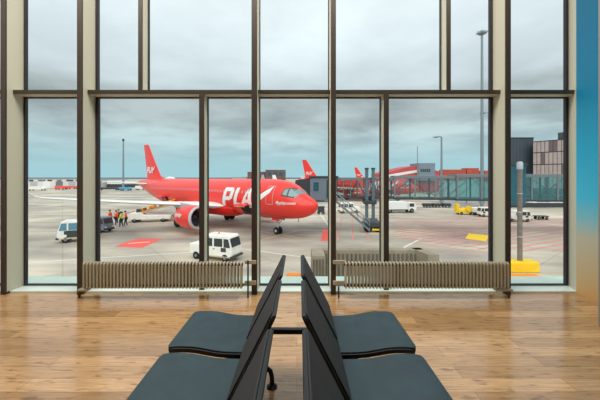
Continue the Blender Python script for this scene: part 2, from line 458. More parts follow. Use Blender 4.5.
# ------------------------------------------------------------------ the apron and its markings
ap = MB().box(-900, 900, 4.3, 1500, G-1, G).build('apron', APRON); struct(ap)
def ground_poly(name, m, pts, h=.004):
    ps = [gp(*p) if len(p) == 2 else Vector(p) for p in pts]
    n = len(ps)
    vs = [(p.x, p.y, G+.001) for p in ps]+[(p.x, p.y, G+h) for p in ps]
    fs = [tuple(range(n)), tuple(range(n, 2*n))]+[(i, (i+1) % n, n+(i+1) % n, n+i) for i in range(n)]
    return MB().add(vs, fs).build(name, m, ap)
def ground_line(m, a, b, w, name='painted_line', h=.006):
    A, B = gp(*a), gp(*b); d = (B-A).normalized(); s = Vector((-d.y, d.x, 0))*w/2
    vs = [A+s, B+s, B-s, A-s]
    mb = MB().add([(v.x, v.y, G+.001) for v in vs]+[(v.x, v.y, G+h) for v in vs], [(0,1,2,3),(4,5,6,7),(0,1,5,4),(1,2,6,5),(2,3,7,6),(3,0,4,7)])
    return mb.build(name, m, ap)
ground_line(LINEW, (20,263), (243,249), .14, 'white_line')
ground_line(LINEW, (243,249), (318,259), .14, 'white_line')
ground_line(LINEW, (404,247.5), (421,238.5), .22, 'white_line')
ground_line(LINEW, (318,211), (329,226), .25, 'white_line')
ground_line(LINEW, (26,200), (120,193), .5, 'white_line')
ground_line(LINEY, (208,222.5), (300,238), .16, 'yellow_line')
ground_line(LINEY, (258,241), (300,230), .16, 'yellow_line')
ground_line(LINEY, (338,231), (300,230), .16, 'yellow_line')
for a, b in (((99,231),(122,229)), ((230,221),(330,222))): ground_line(LINEW, a, b, .12, 'white_line')
ground_poly('red_box', LINER, [(114,246.5),(137,238.8),(162,238.8),(142,248)])
ground_line(LINEW, (128,243.5), (150,242), .18, 'white_line', .012)
ground_poly('red_box', LINER, [(321,241),(323,229),(328,229),(329,241)])
ground_poly('yellow_box', YGRD, [(465,238.5),(469,233.5),(489,235.5),(486,241.5)], .01)
# red hatching of the no-parking zone under the bridge
def hatch(m, poly, ang, sp, w, name):
    poly = [Vector((gp(*p).x, gp(*p).y)) for p in poly]
    d = Vector((cos(ang), sin(ang))); nrm = Vector((-d.y, d.x))
    lo = min(p.dot(nrm) for p in poly); hi = max(p.dot(nrm) for p in poly)
    mb = MB(); t = lo+sp/2
    while t < hi:
        xs = []
        for i in range(len(poly)):
            a, b = poly[i], poly[(i+1) % len(poly)]
            ta, tb = a.dot(nrm)-t, b.dot(nrm)-t
            if ta*tb < 0: xs.append((a+(b-a)*(ta/(ta-tb))).dot(d))
        xs.sort()
        for i in range(0, len(xs)-1, 2):
            a = d*xs[i]+nrm*t; b = d*xs[i+1]+nrm*t; s = nrm*w/2
            q = [a-s, b-s, b+s, a+s]
            mb.add([(v.x, v.y, G+.007) for v in q]+[(v.x, v.y, G+.009) for v in q], [(0,1,2,3),(4,5,6,7),(0,1,5,4),(1,2,6,5),(2,3,7,6),(3,0,4,7)])
        t += sp
    o = mb.build(name, m, ap); o['kind'] = 'stuff'; return o
hatch(LINEP, [(396,218),(520,216),(600,222),(600,250),(500,252),(392,238)], R(25), 1.0, .2, 'red_hatching')
hatch(LINEP, [(392,228),(470,226),(492,258),(420,250)], R(-40), 1.6, .12, 'red_hatching')
hatch(LINEP, [(336,216),(386,216),(386,241),(336,241)], R(80), 1.5, .13, 'red_hatching')

# ------------------------------------------------------------------ airliner
ST = [ # aft, top, bottom, half width
 (0.0,3.36,3.24,.06),(.06,3.52,3.06,.24),(.2,3.68,2.82,.44),(.5,3.90,2.52,.74),(.9,4.10,2.29,1.0),(1.35,4.36,2.11,1.22),(1.7,4.62,2.01,1.36),
 (2.1,4.95,1.93,1.50),(2.6,5.27,1.86,1.64),(3.2,5.53,1.80,1.77),(4.0,5.74,1.76,1.88),(5.2,5.87,1.75,1.96),(6.5,5.89,1.75,1.975),
 (23.5,5.89,1.75,1.975),(25.5,5.89,1.87,1.95),(27.5,5.88,2.18,1.85),(29.5,5.86,2.62,1.68),(31.5,5.82,3.12,1.42),(33.5,5.74,3.70,1.08),(35.5,5.60,4.32,.66),(37.0,5.42,4.80,.34),(37.57,5.30,5.02,.14)]
def stn(t):
    if t <= 0: return ST[0][1:]
    for a, b in zip(ST, ST[1:]):
        if a[0] <= t <= b[0]:
            k = (t-a[0])/(b[0]-a[0]); return tuple(a[i]+(b[i]-a[i])*k for i in (1,2,3))
    return ST[-1][1:]
def fus(t, ang, off=0):      # ang from the crown towards starboard (-y)
    zt, zb, hw = stn(t); zc = (zt+zb)/2; rz = (zt-zb)/2
    return Vector((-t, -sin(ang)*(hw+off), zc+cos(ang)*(rz+off)))
def fus_z(t, z, side=-1, off=.012):
    zt, zb, hw = stn(t); zc = (zt+zb)/2; rz = (zt-zb)/2
    c = max(-1, min(1, (z-zc)/rz)); a = math.acos(c)
    return Vector((-t, side*sin(a)*(hw+off), zc+c*(rz+off)))
def decal(name, m, polys, fn, parent, su=.35, sv=.18, label=None, flip=False):
    bm = bmesh.new()
    for p in polys:
        f = bm.faces.new([bm.verts.new((a, b, 0)) for a, b in p])
    bmesh.ops.triangulate(bm, faces=bm.faces)
    us = [v.co.x for v in bm.verts]; vs = [v.co.y for v in bm.verts]
    def cut(lo, hi, st, nrm):
        t = lo+st
        while t < hi:
            g = bm.verts[:]+bm.edges[:]+bm.faces[:]
            bmesh.ops.bisect_plane(bm, geom=g, plane_co=Vector(nrm)*t, plane_no=nrm); t += st
    cut(min(us), max(us), su, (1,0,0)); cut(min(vs), max(vs), sv, (0,1,0))
    for v in bm.verts: v.co = fn(v.co.x, v.co.y)
    me = bpy.data.meshes.new(name); bm.to_mesh(me); bm.free()
    return link(name, me, m, parent, label=label)
def text_polys(txt, size):
    cu = bpy.data.curves.new('lettering', 'FONT'); cu.body = txt; cu.size = size; cu.resolution_u = 2; cu.shear = .25; cu.offset = size*.02
    o = bpy.data.objects.new('lettering', cu); C.objects.link(o)
    bpy.context.view_layer.update()
    me = bpy.data.meshes.new_from_object(o.evaluated_get(bpy.context.evaluated_depsgraph_get()))
    ps = [[(me.vertices[i].co.x, me.vertices[i].co.y) for i in p.vertices] for p in me.polygons]
    bpy.data.objects.remove(o); bpy.data.curves.remove(cu); bpy.data.meshes.remove(me)
    return ps
# the bold slanted letters P L A Y, unit height, along u
def SL(pts, u0): return [(u0+u+v*.28, v) for u, v in pts]
def play_polys():
    P = [SL([(0,0),(.26,0),(.26,1),(0,1)],0), SL([(.26,.80),(.62,.80),(.74,1),(.26,1)],0), SL([(.26,.32),(.64,.32),(.58,.52),(.26,.52)],0),
         SL([(.58,.52),(.64,.32),(.86,.44),(.90,.84),(.74,1),(.62,.80)],0)]
    Lp = [SL([(0,.0),(.26,.12),(.26,1),(0,1)],1.02), SL([(0,0),(.62,0),(.62,.22),(.26,.22)],1.02)]
    A = [SL([(0,0),(.28,0),(.52,1),(.40,1)],1.62), SL([(.40,1),(.52,1),(.64,1),(.98,0),(.72,0)],1.62), SL([(.2,.24),(.8,.24),(.76,.42),(.24,.42)],1.62)]
    Y = [[(2.62,.98),(2.86,1.0),(3.02,.60),(3.12,.62),(4.05,1.12),(3.92,.82),(3.14,.32),(3.05,0),(2.80,0),(2.88,.36)]]
    return P+Lp+A+Y
def airfoil(le, te, z, th, y):
    c = le-te   # in x (forward positive): le > te
    xs = [0,.02,.08,.2,.4,.65,.88,1]
    tk = [0,.30,.62,.95,1,.72,.28,.04]
    up = [(le-c*x, y, z+th*.55*k) for x, k in zip(xs, tk)]
    dn = [(le-c*x, y, z-th*.45*k) for x, k in zip(xs[1:-1], tk[1:-1])][::-1]
    return up+dn
def loft(secs):
    n = len(secs[0]); vs = [v for s in secs for v in s]
    fs = [(i*n+k, i*n+(k+1) % n, (i+1)*n+(k+1) % n, (i+1)*n+k) for i in range(len(secs)-1) for k in range(n)]
    fs += [tuple(range(n)), tuple(range((len(secs)-1)*n, len(secs)*n))]
    return MB().add(vs, fs)
WINP = mat('pale cabin window', (214,150,150), .3)
NOSE = Vector((1.965, 28.98, G)); HD = R(-38)
def airliner():
    root = empty('airplane', 'large red airliner with white PLAY lettering parked nose to the right outside', 'airplane', NOSE, HD, None)
    n = 40; vs = []
    ts = []
    for a, b in zip(ST, ST[1:]):
        k = 3 if a[0] < 6 else (4 if a[0] > 23 else 12)
        ts += [a[0]+(b[0]-a[0])*i/k for i in range(k)]
    ts.append(37.57)
    for t in ts:
        for k in range(n): vs.append(fus(t, 2*pi*k/n))
    fs = [(i*n+k, i*n+(k+1) % n, (i+1)*n+(k+1) % n, (i+1)*n+k) for i in range(len(ts)-1) for k in range(n)]
    fs += [tuple(range(n)), tuple(range((len(ts)-1)*n, len(ts)*n))]
    MB().add(vs, fs).build('fuselage', RED, root, smooth=True)
    # belly fairing where the wings join
    secs = []
    for t, r in ((10.6,.2),(11.6,.9),(13,1.12),(18,1.15),(20,1.0),(21.8,.3)):
        secs.append([(-t, sin(2*pi*k/20)*(1.4+.55*r), 2.35+cos(2*pi*k/20)*(.55+.42*r)) for k in range(20)])
    loft(secs).build('belly_fairing', DRED, root, smooth=True)
    # lettering on the visible side
    Hh = 2.15
    def side_map(u, v): return fus_z(12.1-u*1.92, 2.80+v*Hh*.98, -1, .02)
    decal('lettering', WHITE, play_polys(), side_map, root, label='white PLAY lettering')
    tp = text_polys('flyplay.com', .42)
    decal('lettering', WHITE, tp, lambda u, v: fus_z(3.75-u*1.12, 3.42+v, -1, .015), root, .3, .15, label='small white lettering below the cockpit')
    # passenger doors, outlines only
    for t0 in (4.15, 30.2):
        for side in (-1, 1):
            q = MB(); t1 = t0+.85; w = .05
            def strip(pts):
                vv = []
                for (ta, za), (tb, zb2) in zip(pts, pts[1:]):
                    for j in range(6):
                        k0, k1 = j/6, (j+1)/6
                        p0 = (ta+(tb-ta)*k0, za+(zb2-za)*k0); p1 = (ta+(tb-ta)*k1, za+(zb2-za)*k1)
                        dt, dz = p1[0]-p0[0], p1[1]-p0[1]; l = math.hypot(dt, dz); a, b = -dz/l*w/2, dt/l*w/2
                        q.add([fus_z(p0[0]+a, p0[1]+b, side, .016), fus_z(p1[0]+a, p1[1]+b, side, .016), fus_z(p1[0]-a, p1[1]-b, side, .016), fus_z(p0[0]-a, p0[1]-b, side, .016)], [(0,1,2,3)])
            zl = 3.35 if t0 < 10 else 3.7
            strip([(t0, zl), (t0, 5.15), (t1, 5.15), (t1, zl), (t0, zl)])
            q.build('door_outline', LGREY, root)
    # cabin windows
    for side in (-1, 1):
        for i in range(44):
            t = 6.4+i*.533
            MB().add([fus_z(t, 4.32, side, .013), fus_z(t+.2, 4.32, side, .013), fus_z(t+.2, 4.62, side, .013), fus_z(t, 4.62, side, .013)], [(0,1,2,3)]).build('cabin_window', WINP, root)
    # cockpit windows
    for side in (-1, 1):
        for zz, corners in enumerate(([(2.60,4.26),(3.10,4.34),(2.98,4.86),(2.66,4.94)], [(1.98,4.14),(2.48,4.24),(2.54,4.94),(2.22,4.84)])):
            grid = 4; q = MB()
            vv = []
            for i in range(grid+1):
                for j in range(grid+1):
                    a, b = i/grid, j/grid; c = corners
                    t = (1-a)*(1-b)*c[0][0]+a*(1-b)*c[1][0]+a*b*c[2][0]+(1-a)*b*c[3][0]
                    z = (1-a)*(1-b)*c[0][1]+a*(1-b)*c[1][1]+a*b*c[2][1]+(1-a)*b*c[3][1]
                    vv.append(fus_z(t, z, side, .02))
            q.add(vv, [(i*(grid+1)+j, (i+1)*(grid+1)+j, (i+1)*(grid+1)+j+1, i*(grid+1)+j+1) for i in range(grid) for j in range(grid)])
            q.build('cockpit_window', CGLASS, root)
        # frame border behind the panes
        q = MB(); vv = []
        c = [(1.90,4.04),(3.22,4.24),(3.07,4.96),(2.16,5.02)]
        for i in range(9):
            for j in range(5):
                a, b = i/8, j/4
                t = (1-a)*(1-b)*c[0][0]+a*(1-b)*c[1][0]+a*b*c[2][0]+(1-a)*b*c[3][0]
                z = (1-a)*(1-b)*c[0][1]+a*(1-b)*c[1][1]+a*b*c[2][1]+(1-a)*b*c[3][1]
                vv.append(fus_z(t, min(z, stn(t)[0]-.05), side, .010))
        q.add(vv, [(i*5+j, (i+1)*5+j, (i+1)*5+j+1, i*5+j+1) for i in range(8) for j in range(4)])
        q.build('window_surround', DGREY, root)
        q = MB(); vv = []
        c = [(1.42,R(5)),(1.82,R(60)),(2.20,R(50)),(2.02,R(5))]
        for i in range(6):
            for j in range(4):
                a, b = i/5, j/3
                t = (1-a)*(1-b)*c[0][0]+a*(1-b)*c[1][0]+a*b*c[2][0]+(1-a)*b*c[3][0]
                g = (1-a)*(1-b)*c[0][1]+a*(1-b)*c[1][1]+a*b*c[2][1]+(1-a)*b*c[3][1]
                vv.append(fus(t, -side*g, .02))
        q.add(vv, [(i*4+j, (i+1)*4+j, (i+1)*4+j+1, i*4+j+1) for i in range(5) for j in range(3)])
        q.build('windshield', CGLASS, root)
    # wings
    for side in (-1, 1):
        def sec(y, le, te, z, th): return airfoil(-le, -te, z, th, side*y)
        s = [sec(1.2,11.7,19.0,2.62,.85), sec(3.2,12.75,18.75,2.82,.66), sec(6.4,14.35,18.45,3.10,.46), sec(10.5,16.45,19.5,3.48,.32), sec(15,18.8,20.9,3.95,.2), sec(16.6,19.6,21.4,4.14,.15)]
        wing = loft(s).build('wing', WHITE, root, smooth=True)
        s2 = [sec(16.6,19.6,21.4,4.14,.15), sec(17.1,19.95,21.55,4.28,.12)]
        n2 = len(s2[0])
        def wl(y, le, te, z, th, lean):   # upright sections of the winglet
            base = airfoil(-le, -te, 0, th, 0)
            return [(p[0], side*(y+p[2]*lean), z+p[2]*(1-lean)) for p in base]
        s2 += [wl(17.45,20.3,21.8,4.6,.10,.6), wl(17.7,20.9,22.1,5.3,.08,.9), wl(17.95,21.7,22.5,6.5,.05,.95)]
        loft(s2).build('winglet', WHITE, wing, smooth=True)
        for y, t0, t1 in ((4.4,17.6,19.6),(8.4,17.6,19.9),(12.4,19.0,20.9)):
            z = 2.62+(y-1.2)*.096-.12
            MB().lathe([(0,.03),(.4,.16),(1.2,.18),(t1-t0,.03)], (-t0, side*y, z), (-1,0,0), 10).build('flap_fairing', LGREY, wing, smooth=True)
        # engine
        ex = -10.75; ec = (ex, side*5.75, 1.86)
        nac = MB().lathe([(.0,1.02),(-.02,1.10),(.10,1.20),(.6,1.27),(1.4,1.28),(2.4,1.2),(3.3,1.0),(3.35,.94),(2.9,.9)], ec, (-1,0,-.02), 36, cap=False).build('engine', RED, root, smooth=True)
        MB().lathe([(.30,.93),(.06,.99),(-.03,1.06),(-.03,1.13),(.10,1.205),(.24,1.23)], ec, (-1,0,-.02), 36, cap=False).build('intake_ring', LGREY, nac, smooth=True)
        MB().lathe([(.25,.95),(1.2,.95)], ec, (-1,0,-.02), 36, cap=False).build('intake_duct', MGREY, nac, smooth=True)
        fan = MB()
        fan.lathe([(.62,.02),(.72,.12),(.95,.28),(1.1,.30)], ec, (-1,0,-.02), 20)
        for k in range(18):
            g = 2*pi*k/18; cy, cz = cos(g), sin(g); py, pz = -sin(g), cos(g)
            c = Vector(ec)
            def q(r, s_, dx): return (c.x-1.0-dx, c.y+cy*r+py*s_, c.z+cz*r+pz*s_)
            vv = [q(.25,-.04,.08), q(.25,.04,-.04), q(.93,.12,-.06), q(.93,-.10,.12)]
            fan.add(vv+[(v[0]-.02, v[1], v[2]) for v in vv], [(0,1,2,3),(7,6,5,4),(0,1,5,4),(1,2,6,5),(2,3,7,6),(3,0,4,7)])
        fan.build('fan', DGREY, nac)
        MB().lathe([(2.6,.72),(3.6,.62),(4.3,.45),(4.7,.3)], ec, (-1,0,-.03), 28).build('exhaust_cone', MGREY, nac, smooth=True)
        MB().prism([(-11.9,3.08),(-12.8,3.2),(-14.6,3.25),(-16,3.1),(-15.2,2.6),(-13.2,2.75)], side*5.75-.14, side*5.75+.14).build('pylon', LGREY, nac, bevel=.05)
        if side == -1:
            tp = text_polys('flyplay', .62)
            def em(u, v):
                t = 3.0-u; r = 1.285 if t < 2.4 else 1.285-(t-2.4)*.28
                g = .12+v/1.28     # angle above the horizontal on the outer side
                return Vector((ex-t, -5.75-cos(g)*(r+.02), 1.86-.02*t+sin(g)*(r+.02)))
            decal('lettering', WHITE, tp, em, nac, .3, .15, label='small white lettering on the engine')
        # tailplane
        s = [airfoil(-31.3,-34.9,4.95,.32,side*.5), airfoil(-34.1,-35.9,5.40,.14,side*6.2)]
        loft(s).build('tailplane', LGREY if side > 0 else WHITE, root, smooth=True)
        # main gear
        gx, gy = -17.7, side*3.8
        g = MB().cyl((gx, gy, .6), (gx, gy*.98, 3.0), .13, 12).build('main_gear', LGREY, root, smooth=True)
        for w in (-.42, .42):
            MB().lathe([(-.19,.40),(-.17,.53),(-.08,.58),(.08,.58),(.17,.53),(.19,.40)], (gx, gy+w, .58), (0,1,0), 24).build('wheel', RUBBER, g, smooth=True)
        MB().cyl((gx, gy-.45, .58), (gx, gy+.45, .58), .1, 10).build('axle', LGREY, g)
        box('gear_door', RED, gx-.7, gx+.6, gy+side*.16, gy+side*.2, 1.3, 2.6, g)
    # fin
    def finsec(z, le, te, th):
        base = airfoil(-le, -te, 0, th, 0)
        return [(p[0], p[2], z) for p in base]
    fin = loft([finsec(5.6,28.2,34.3,.4), finsec(6.3,29.7,34.2,.38), finsec(8.5,31.5,34.7,.28), finsec(11.2,33.5,35.3,.18), finsec(11.5,33.9,35.4,.1)]).build('tail_fin', RED, root, smooth=True)
    tp = [[(u*.62, v*1.0) for u, v in p] for p in play_polys()]
    for sd in (-1, 1):
        decal('lettering', WHITE, tp, (lambda u, v, sd=sd: Vector((-(33.7-u), sd*.24, 6.75+v)) if sd < 0 else Vector((-(31.1+u), .24, 6.75+v))), fin, .5, .5, label='white lettering on the fin')
    # nose gear
    gx = -5.07
    g = MB().cyl((gx, 0, .4), (gx-.1, 0, 2.0), .085, 12).build('nose_gear', LGREY, root, smooth=True)
    MB().cyl((gx+.05, 0, .9), (gx+.75, 0, 1.9), .05, 8).build('drag_strut', LGREY, g)
    for w in (-.27, .27):
        MB().lathe([(-.11,.22),(-.10,.34),(-.04,.385),(.04,.385),(.10,.34),(.11,.22)], (gx, w, .385), (0,1,0), 22).build('wheel', RUBBER, g, smooth=True)
        MB().cyl((gx, w*1.38, .385), (gx, w*1.45, .385), .15, 12).build('wheel_hub', LGREY, g)
    for w in (-.42, .42):
        box('gear_door', RED, gx-.5, gx+.6, w-.02, w+.02, 1.5, 1.85, g)
    MB().cyl((gx-.15,-.2,1.2),(gx+.05,.2,1.2), .06, 8).build('torque_link', LGREY, g)
    MB().cyl((-2.2, -.1, 2.05), (-2.25, -.1, 1.55), .03, 8).build('pitot_probe', DGREY, root)
    # crown antenna and fairing
    MB().prism([(-7.0,5.85),(-7.6,5.85),(-7.5,6.35),(-7.25,6.35)], -.03, .03).build('antenna', LGREY, root)
    MB().lathe([(0,.05),(.8,.28),(1.9,.3),(3.0,.05)], (-25.5,0,5.86), (-1,0,0), 12).build('antenna_dome', WHITE, root, smooth=True)
    return root
planes = airliner()
p2 = copy_tree(planes); p2.location = (29.5, 72.9, G)
tag(p2, 'red airliner behind the glass jet bridge, its fin rising just right of the parked nose', 'airplane')
p3 = copy_tree(planes); p3.location = (60.3, 148, G)
tag(p3, 'most distant red airliner, only its small tail fin showing above the jet bridge', 'airplane')
# open cargo doors of the near aircraft only
def cargo(t0, t1, parent, zb=2.0, zt=3.02):
    q = MB(); vv = []; n = 6
    for i in range(n+1):
        z = zb+(zt-zb)*i/n
        vv += [fus_z(t0, z, -1, .012), fus_z(t1, z, -1, .012)]
    q.add(vv, [(2*i, 2*i+1, 2*i+3, 2*i+2) for i in range(n)])
    q.build('cargo_opening', mat('dark cargo hold', (40,34,36), .8), parent)
    # door swung up on its upper hinge
    p = fus_z((t0+t1)/2, zt, -1, .02)
    vs = []
    for i in range(7):
        a = i/6; y = p.y-a*.95; z = p.z+.03+.10*sin(a*pi)-a*.04
        vs += [(-t0, y, z), (-t1, y, z), (-t0, y, z+.08), (-t1, y, z+.08)]
    fs = []
    for i in range(6):
        b = i*4; fs += [(b, b+1, b+5, b+4), (b+2, b+6, b+7, b+3), (b, b+4, b+6, b+2), (b+1, b+3, b+7, b+5)]
    fs += [(0,2,3,1), (24,25,27,26)]
    MB().add(vs, fs).build('cargo_door', RED, parent)
cargo(7.3, 9.1, planes); cargo(24.2, 26.0, planes, 2.3, 3.3)

# ------------------------------------------------------------------ jet bridge
def bridge():
    A = Vector((3.6, 35.6)); B = Vector((33.0, 31.0))
    d = (B-A).normalized(); L_ = (B-A).length; rz = math.atan2(d.y, d.x)
    root = empty('jet_bridge', 'long glass-sided passenger bridge reaching the nose of the near red airliner', 'jet bridge', (A.x, A.y, G), rz)
    segs = [(1.0, 7.6, 3.66, 6.05, 1.15, BRGL), (7.4, 14.0, 3.60, 6.25, 1.32, BRGL), (13.8, L_+1, 3.56, 6.40, 1.48, BRGL2)]
    for si, (x0, x1, z0, z1, w, gm) in enumerate(segs):
        fl = box('tunnel_floor', DGREY, x0, x1, -w, w, z0, z0+.2, root, .02)
        box('tunnel_roof', MGREY, x0, x1, -w, w, z1-.32, z1, root, .03)
        n = max(3, int(round((x1-x0)/(.82 if si == 0 else (1.9 if si == 1 else 2.6)))))
        for side in (-1, 1):
            for k in range(n+1):
                x = x0+.1+(x1-x0-.2)*k/n
                box('post', MGREY, x-(.04 if si == 0 else .08), x+(.04 if si == 0 else .08), side*(w-.10), side*w, z0+.2, z1-.32, root)
            box('glass_side', gm, x0+.1, x1-.1, side*(w-.06)-.01, side*(w-.06)+.01, z0+.2, z1-.32, root)
            if True:
                q = MB()
                for k in range(n):
                    xa = x0+.1+(x1-x0-.2)*k/n; xb = x0+.1+(x1-x0-.2)*(k+1)/n
                    if k % 2: xa, xb = xb, xa
                    q.tube([(xa, side*(w-.14), z0+.4), (xb, side*(w-.14), z1-.4)], .04, 6)
                q.build('diagonal_braces', MGREY, root)
    # red handrail panels and carpet seen inside
    box('inner_floor', mat('red bridge carpet', (190,80,74), .9), 1.2, 7.2, -.95, .95, 3.88, 3.93, root)
    # rotating cab and canopy at the aircraft
    cab = box('cab', mat('blue-grey cab panels', (112,126,134), .5), -1.9, 1.1, -1.55, 1.55, 3.4, 6.05, root, .05)
    box('cab_window', TEALG, .0, .8, -1.60, -1.54, 3.75, 5.75, cab)
    box('cab_window', TEALG, -1.5, -.9, -1.60, -1.54, 4.5, 5.5, cab)
    box('cab_roof', DGREY, -2.0, 1.3, -1.7, 1.7, 6.02, 6.22, cab, .03)
    bel = MB()
    for k in range(9):
        a = -1.9-k*.20
        bel.box(a-.08, a+.08, -1.45, 1.45, 3.5, 6.0-.03*k).box(a-.14, a-.06, -1.35, 1.35, 3.6, 5.9-.03*k)
    bel.build('canopy_bellows', mat('dark grey canopy fabric', (70,72,76), .8), cab)
    box('cab_floor', DGREY, -3.2, 1.1, -1.6, 1.6, 3.25, 3.42, cab)
    # lift columns and wheels
    for dx in (4.45, 5.15):
        c = MB().box(dx-.17, dx+.17, -1.75, -1.4, .9, 7.0).build('lift_column', mat('weathered lift column', (88,104,112), .6, var=.15, vscale=1), root, bevel=.03)
        box('column_cap', DGREY, dx-.21, dx+.21, -1.82, -1.33, 6.95, 7.12, c)
    box('cross_beam', DGREY, 4.1, 5.5, -1.9, 1.7, 3.1, 3.5, root, .03)
    bog = box('bogie', DGREY, 4.3, 5.9, -1.9, 1.7, .6, 1.1, root, .05)
    for y in (-1.6, 1.4):
        for x in (4.6, 5.7):
            MB().lathe([(-.22,.3),(-.20,.44),(-.1,.5),(.1,.5),(.20,.44),(.22,.3)], (x, y, .5), (0,1,0), 20).build('wheel', RUBBER, bog, smooth=True)
    box('bumper', YEL, 5.0, 6.1, -2.0, -1.9, .25, .42, bog)
    # service stair
    sx0, sx1 = .9, 4.7
    st = MB()
    for y in (-2.55, -1.8):
        st.prism([(sx0,3.45),(sx0,3.65),(sx1,.45),(sx1,.2)], y-.03, y+.03)
    n = 15
    for k in range(n):
        x = sx0+(sx1-sx0)*(k+.5)/n; z = 3.5+(.3-3.5)*(k+.5)/n
        st.box(x-.14, x+.14, -2.52, -1.83, z, z+.03)
    stair = st.build('service_stair', MGREY, root)
    hr = MB()
    for y in (-2.57, -1.78):
        for off in (.55, 1.0): hr.tube([(sx0, y, 3.55+off), (sx1, y, .35+off)], .03, 6)
        for k in range(7):
            x = sx0+(sx1-sx0)*k/6; z = 3.55+(.35-3.55)*k/6
            hr.tube([(x, y, z), (x, y, z+1.0)], .025, 6)
    hr.build('handrail', STEEL, stair)
    box('stair_landing', MGREY, -.2, .95, -2.6, -1.5, 3.4, 3.48, stair)
    rt = box('glazed_rotunda', TEALG, 18.4, 19.9, -2.6, -1.5, 3.3, 7.3, root, .02)
    box('rotunda_roof', DGREY, 18.3, 20.0, -2.7, -1.4, 7.3, 7.45, rt)
    # fixed rotunda support far right
    MB().cyl((27.5,0,0), (27.5,0,3.3), .5, 20).build('rotunda_column', LGREY, root, smooth=True)
    return root
bridge()

# ------------------------------------------------------------------ lamp post on its yellow block
b = gp(525, 270)
lp = empty('lamp_post', 'weathered grey post standing on a yellow concrete block outside right', 'post', (14.5, 19.06, G))
box('base_block', YEL, -1.0, .95, 0, .85, 0, .68, lp, .07, label='yellow concrete block')
MB().cyl((-.03,.42,.66), (-.03,.42,7.0), .145, 20).build('pole', mat('rusted grey pole', (132,120,112), .7, .2, var=.2, vscale=3), lp, smooth=True)
MB().lathe([(0,.17),(.4,.18),(.45,.14),(.5,.12)], (-.03,.42,6.6), (0,0,1), 20).build('pole_cap', LGREY, lp, smooth=True)
for z in (2.2, 3.8, 5.0): MB().lathe([(0,.155),(.06,.155)], (-.03,.42,z), (0,0,1), 20).build('pole_band', LGREY, lp)
def block(name, m, a, b2, d, z1, depth, label, cat, z0=0, group=None, bevel=.03):
    x0, x1 = (a-PX)/F*d, (b2-PX)/F*d
    o = MB().box(0, x1-x0, 0, depth, z0, z1).build(name, m, bevel=bevel)
    o.location = (x0, d, G); return tag(o, label, cat, group)
block('kerb', ORG, 508, 545, 17.95, .07, .75, 'orange wheel kerb in front of the yellow block', 'kerb')
block('kerb', ORG, 286.5, 300.5, 18.3, .10, .5, 'small orange wheel kerb seen between the seat backs', 'kerb')

# ------------------------------------------------------------------ concrete enclosure
en = empty('concrete_enclosure', 'U-shaped ribbed concrete enclosure on the apron behind the right radiator', 'enclosure', (4.2, 16.6, G))
def rel(x, y): return (x-4.2, y-16.6)
m = MB()
Xl = [(312-PX)/F*15.9, (325-PX)/F*15.9]; top = 2.0
m.box(Xl[0]-4.2, Xl[1]-4.2, 15.6-16.6, 17.3-16.6, 0, top).build('left_wall', CONC, en, .03)
box('back_wall', CONC, Xl[1]-4.2, 7.15-4.2, 16.9-16.6, 17.4-16.6, 0, top, en, .03)
MB().prism([(6.55,17.4),(7.15,17.4),(7.55,15.9),(6.95,15.9)], 0, top, 'z').build('right_wall', CONC, en, .02)
en.children
rw = [o for o in C.objects if o.name.startswith('right_wall')][0]; rw.location = (-4.2,-16.6,0)
rib = MB()
x = Xl[1]-4.2+.1
while x < 6.9-4.2:
    rib.box(x, x+.1, 16.84-16.6, 16.905-16.6, .1, top-.22); x += .24
x = Xl[0]-4.2+.04
while x < Xl[1]-4.25:
    rib.box(x, x+.07, 15.55-16.6, 15.605-16.6, .1, top-.18); x += .16
rib.build('ribs', CONCR, en)

